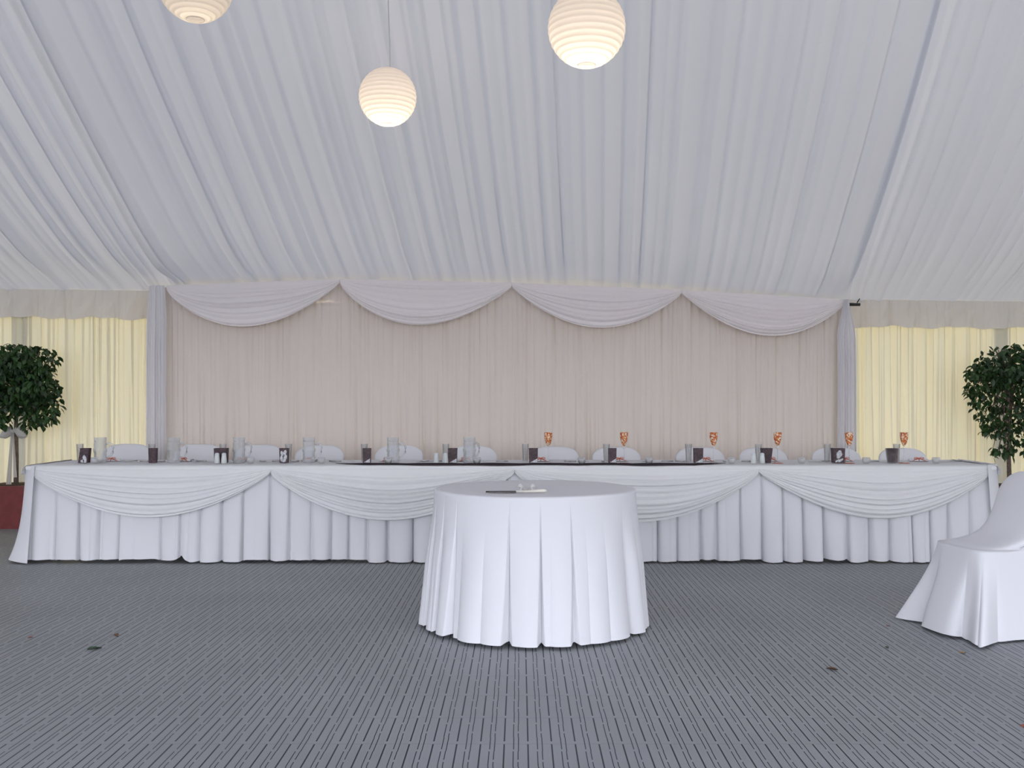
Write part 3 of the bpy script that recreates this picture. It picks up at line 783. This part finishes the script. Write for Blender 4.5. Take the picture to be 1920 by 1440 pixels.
# slim clear glasses, each with a white rod standing in for its highlight
gxs = [150,285,418,541,683,836,985,1137,1291,1422,1551,1681]
gp = empty('drinking_glass'); kx_ = MB()
MB().lathe([(.001,.002),(.020,.002),(.022,.006),(.028,.150),(.0265,.150),(.0208,.012),(.001,.012)], 28).obj('tumbler', M['glass'], gp)
MB().tube([(.004,0,.013),(.003,0,.08),(.001,0,.152)], .0042, 8).obj('highlight_stripe', M['white'], gp)
register(gp)
for i, px in enumerate(gxs):
    g = gp if i == 0 else copy_tree(gp)
    d = 8.14; g.location = (X(px, d), d, ZT)
    g.rotation_euler = (0,0,i*1.3)
    tag(g, 'slim clear glass with modelled white highlight, '+rowname(i, 12)+' on the long table', 'glass', 'slim clear glasses on the long table')
# beer steins
st = empty('beer_stein')
ns, nr = 48, 60; th = np.linspace(0, 2*PI, ns, endpoint=False); zz = np.linspace(0, .205, nr)
tt, z2 = np.meshgrid(th, zz)
dim = np.clip(np.sin(z2/.205*PI*5.2-.4), 0, 1)*np.clip(np.abs(np.cos(tt*4.5)), .2, 1)*((z2 > .015) & (z2 < .165))
rr = .048+.007*dim-.003*np.exp(-((z2-.172)/.006)**2)
rr = np.where(z2 < .006, .047, rr)
Pt = np.stack([rr*np.cos(tt), rr*np.sin(tt), z2], -1)
grid('body', Pt, M['glass2'], st, closed_u=True)
MB().lathe([(.001,.018),(.042,.018),(.0445,.025),(.0455,.200),(.050,.205)], 32).obj('inner_wall', M['glass'], st)
MB().lathe([(.001,.001),(.046,.001),(.046,.017),(.001,.017)], 32).obj('thick_base', M['glass2'], st)
MB().tube([(.046,0,.150),(.070,0,.160),(.092,0,.150),(.102,0,.120),(.098,0,.085),(.080,0,.055),(.047,0,.038)], [.008,.0085,.009,.0085,.008,.008,.007], 10).obj('handle', M['glass2'], st)
register(st)
sxs = [188, 326, 448, 579, 737, 880]
for i, px in enumerate(sxs):
    g = st if i == 0 else copy_tree(st)
    d = 8.08; g.location = (X(px, d), d, ZT); g.rotation_euler = (0,0,[.1,.5,.6,.2,.25,.7][i])
    tag(g, 'tall dimpled glass beer stein, '+['leftmost','second from the left','third from the left','fourth from the left','fifth from the left','rightmost'][i]+' of six on the long table', 'beer stein', 'glass steins on the left half')
# orange patterned flutes
def orange_mat():
    m = mat('orange_glass'); L = m.node_tree.links; out = nd(m, 'OutputMaterial'); b = nd(m, 'BsdfPrincipled')
    tcn = nd(m, 'TexCoord'); v = nd(m, 'TexVoronoi'); v.inputs['Scale'].default_value = 95; L.new(tcn.outputs['Object'], v.inputs['Vector'])
    r = nd(m, 'ValToRGB'); L.new(v.outputs['Color'], r.inputs[0]); r.color_ramp.interpolation = 'CONSTANT'
    r.color_ramp.elements[0].color = (.55,.12,.03,1); r.color_ramp.elements[1].color = (.88,.74,.55,1); r.color_ramp.elements[1].position = .62
    e = r.color_ramp.elements.new(.38); e.color = (.72,.27,.10,1)
    L.new(r.outputs[0], b.inputs['Base Color']); b.inputs['Roughness'].default_value = .2
    t = nd(m, 'BsdfTransparent'); mx = nd(m, 'MixShader'); mx.inputs[0].default_value = .12
    L.new(b.outputs[0], mx.inputs[1]); L.new(t.outputs[0], mx.inputs[2]); L.new(mx.outputs[0], out.inputs[0]); return m
M['orange'] = orange_mat()
fp = empty('wine_flute')
MB().lathe([(.001,.135),(.008,.138),(.019,.155),(.027,.180),(.0315,.205),(.0325,.228),(.0320,.245),(.030,.245),(.0308,.228),(.0255,.18),(.001,.145)], 28).obj('bowl', M['orange'], fp)
MB().lathe([(.0035,.010),(.0030,.06),(.0032,.110),(.0075,.120),(.0035,.126),(.007,.136)], 12).obj('stem', M['glass2'], fp)
MB().lathe([(.001,.010),(.004,.010),(.030,.003),(.031,.001),(.001,.001)], 28).obj('base', M['glass'], fp)
register(fp)
fxs = [1028, 1170, 1338, 1458, 1592, 1695]
for i, px in enumerate(fxs):
    g = fp if i == 0 else copy_tree(fp)
    d = 8.02; g.location = (X(px, d), d, ZT+.003)
    g.rotation_euler = (0,0,i*1.1)
    tag(g, 'stemmed flute with orange flecked bowl, '+['leftmost','second from the left','third from the left','fourth from the left','fifth from the left','rightmost'][i]+' of six on the long table', 'glass', 'orange flutes on the right half')
    mb = MB(); n = 20
    mb.lathe([(.001,0),(.046,0),(.044,.002),(.001,.0025)], 20)
    c = mb.obj('coaster', M['ribbon']); c.location = (X(px, d), d, ZT)
    tag(c, 'round orange mat under the flute '+['leftmost','second from the left','third from the left','fourth from the left','fifth from the left','rightmost'][i], 'coaster', 'orange mats under the flutes')
# orange bows of ribbon on folded white napkins
npk = [(208,1),(345,1),(455,1),(581,1),(872,1),(1014,1),(1160,1),(1322,1),(1445,1),(1582,1),(1722,1),(728,1)]
npk.sort()
nm = empty('folded_napkin')
us = np.linspace(-1, 1, 16); vs = np.linspace(0, 2*PI, 16, endpoint=False); uu, vv = np.meshgrid(us, vs)
grid('cloth_roll', np.stack([uu*.075, .028*np.cos(vv)*(1+.2*uu), .010+.0095*np.sin(vv)], -1).transpose(1,0,2), M['linen'], nm, closed_u=True)
mb = MB()
mb.tube([(.0,-.034,.006),(.002,-.02,.022),(0,0,.026),(0,.02,.022),(0,.034,.006)], .003, 6)
for s in (-1, 1): mb.tube([(0,-.012,.026),(s*.018,-.016,.036),(s*.036,-.022,.032),(s*.040,-.026,.022),(s*.02,-.02,.024),(0,-.012,.027)], .0028, 6); mb.tube([(0,-.012,.026),(s*.03,-.03,.016),(s*.055,-.04,.004)], .0026, 6)
mb.obj('ribbon', M['ribbon'], nm); register(nm)
for i, (px, _) in enumerate(npk):
    g = nm if i == 0 else copy_tree(nm)
    d = 8.26; g.location = (X(px, d), d, ZT); g.rotation_euler = (0,0,[.3,-.2,.1,-.4,.2,.3,-.1,.2,0,-.3,.25,-.2][i])
    tag(g, 'rolled napkin with orange ribbon, '+rowname(i, 12)+' on the long table', 'napkin', 'ribboned napkins on the long table')
# cutlery
kp = empty('table_knife')
MB().box((-.055,0,.003), (.11,.016,.0022)).obj('blade', M['steel'], kp, False)
MB().tube([(0,0,.005),(.04,0,.006),(.10,0,.006)], [.004,.005,.006], 8).obj('handle', M['steel'], kp); register(kp)
fk = empty('table_fork')
MB().tube([(-.01,0,.006),(.04,0,.006),(.10,0,.005)], [.0025,.0035,.006], 8).obj('handle', M['steel'], fk)
mb = MB()
for q in (-.0085,-.003,.003,.0085): mb.tube([(-.02,q*.9,.006),(-.05,q,.013),(-.085,q,.010)], .0017, 5)
mb.box((-.016,0,.006), (.016,.022,.003)).obj('tines', M['steel'], fk); register(fk)
kxs = [262,388,510,640,806,930,1080,1240,1390,1537,1648,1782]; fxs2 = [240,303,374,493,552,626,795,1068,1130,1208,1278,1358]
for i, px in enumerate(kxs):
    g = kp if i == 0 else copy_tree(kp); d = 8.2
    g.location = (X(px, d), d, ZT); g.rotation_euler = (0,0,[.15,PI-.2,.1,PI,.25,.05,PI+.2,.1,-.2,.3,PI,.12][i])
    tag(g, 'steel table knife, '+rowname(i, 12)+' lying on the long table', 'knife', 'knives on the long table')
for i, px in enumerate(fxs2):
    g = fk if i == 0 else copy_tree(fk); d = 8.15
    g.location = (X(px, d), d, ZT); g.rotation_euler = (0,0,1.15+[0,.5,.2,.9,.3,.6,.1,.7,.4,.2,.8,.3][i])
    tag(g, 'steel table fork, '+rowname(i, 12)+' lying on the long table', 'fork', 'forks on the long table')
# votive bowls
vp = empty('votive_holder')
MB().lathe([(.001,.002),(.020,.002),(.030,.014),(.034,.030),(.030,.046),(.027,.050),(.0255,.050),(.031,.030),(.019,.008),(.001,.008)], 28).obj('bowl', M['glass2'], vp)
MB().lathe([(.001,.009),(.018,.009),(.019,.034),(.001,.034)], 20).obj('candle', M['wax'], vp)
MB().tube([(0,0,.034),(.001,0,.044)], .001, 5).obj('wick', M['dark'], vp); register(vp)
vxs = [178, 470, 603, 728, 894, 1091, 1217, 1372, 1503, 1624, 1755]
for i, px in enumerate(vxs):
    g = vp if i == 0 else copy_tree(vp); d = 7.86 if 650 < px < 1350 else 7.96
    g.location = (X(px, d), d, ZT+(.007 if 650 < px < 1350 else .001))
    tag(g, 'small glass candle bowl, '+rowname(i, 11)+' on the long table', 'candle holder', 'candle bowls along the table front')
# salt and pepper
sh = empty('shaker')
MB().lathe([(.001,0),(.022,0),(.023,.004),(.020,.045),(.0175,.062),(.0175,.064)], 24).obj('body', M['ceramic'], sh)
MB().lathe([(.0175,.064),(.018,.072),(.014,.082),(.001,.085)], 24).obj('cap', plain('shaker_cap', (.62,.65,.66), .35), sh); register(sh)
for i, (px, l) in enumerate([(407,'left shaker of the left pair'),(420,'right shaker of the left pair'),(818,'left shaker of the middle pair'),(835,'right shaker of the middle pair'),(1413,'left shaker of the right pair'),(1429,'right shaker of the right pair')]):
    g = sh if i == 0 else copy_tree(sh); d = 7.93
    g.location = (X(px, d), d, ZT+.004); tag(g, 'frosted pale condiment shaker, '+l+' on the long table', 'shaker', 'salt and pepper shakers')

# ------------------------------------------------------------------ fallen leaves on the floor
def floor_pt(px, py): d = H*F/(py-CY); return (X(px, d), d, .001)
fls = [(57,1196,'redleaf',.022,'tiny reddish leaf on the floor at far left'),(218,1192,'brownleaf',.040,'small curled brown leaf on the floor near the long table, left side'),
       (177,1218,'greenleaf',.060,'dark green leaf lying on the floor at left'),(1665,1174,'redleaf',.018,'tiny reddish leaf beside the chair cover hem'),
       (1663,1215,'greenleaf',.026,'small olive leaf on the floor below the chair hem corner'),(1805,1225,'yellowleaf',.032,'small ochre leaf on the floor in front of the covered chair'),
       (1560,1256,'brownleaf',.048,'curled brown leaf on open floor between round table and chair'),(1918,1362,'redleaf',.025,'tiny red leaf at the lower right edge')]
for i, (px, py, m, s, lab) in enumerate(fls):
    v = [(0,0,.0),(.3,.22,.12),(.3,-.22,.10),(.35,0,.02),(.7,.2,.10),(.7,-.2,.16),(.7,0,.03),(1,0,.08)]
    v += [(a, b, c+.015) for a, b, c in v]
    f = [(0,3,1),(0,2,3),(1,3,6,4),(3,2,5,6),(4,6,7),(6,5,7)]; f = f+[tuple(reversed([q+8 for q in g])) for g in f]
    o = obj('fallen_leaf', [(a*s*1.4-s*.7, b*s*1.4, c*s*1.4) for a, b, c in v], f, M[m], loc=floor_pt(px, py)); o.rotation_euler = (0,0,i*1.9+.3)
    tag(o, lab, 'leaf')
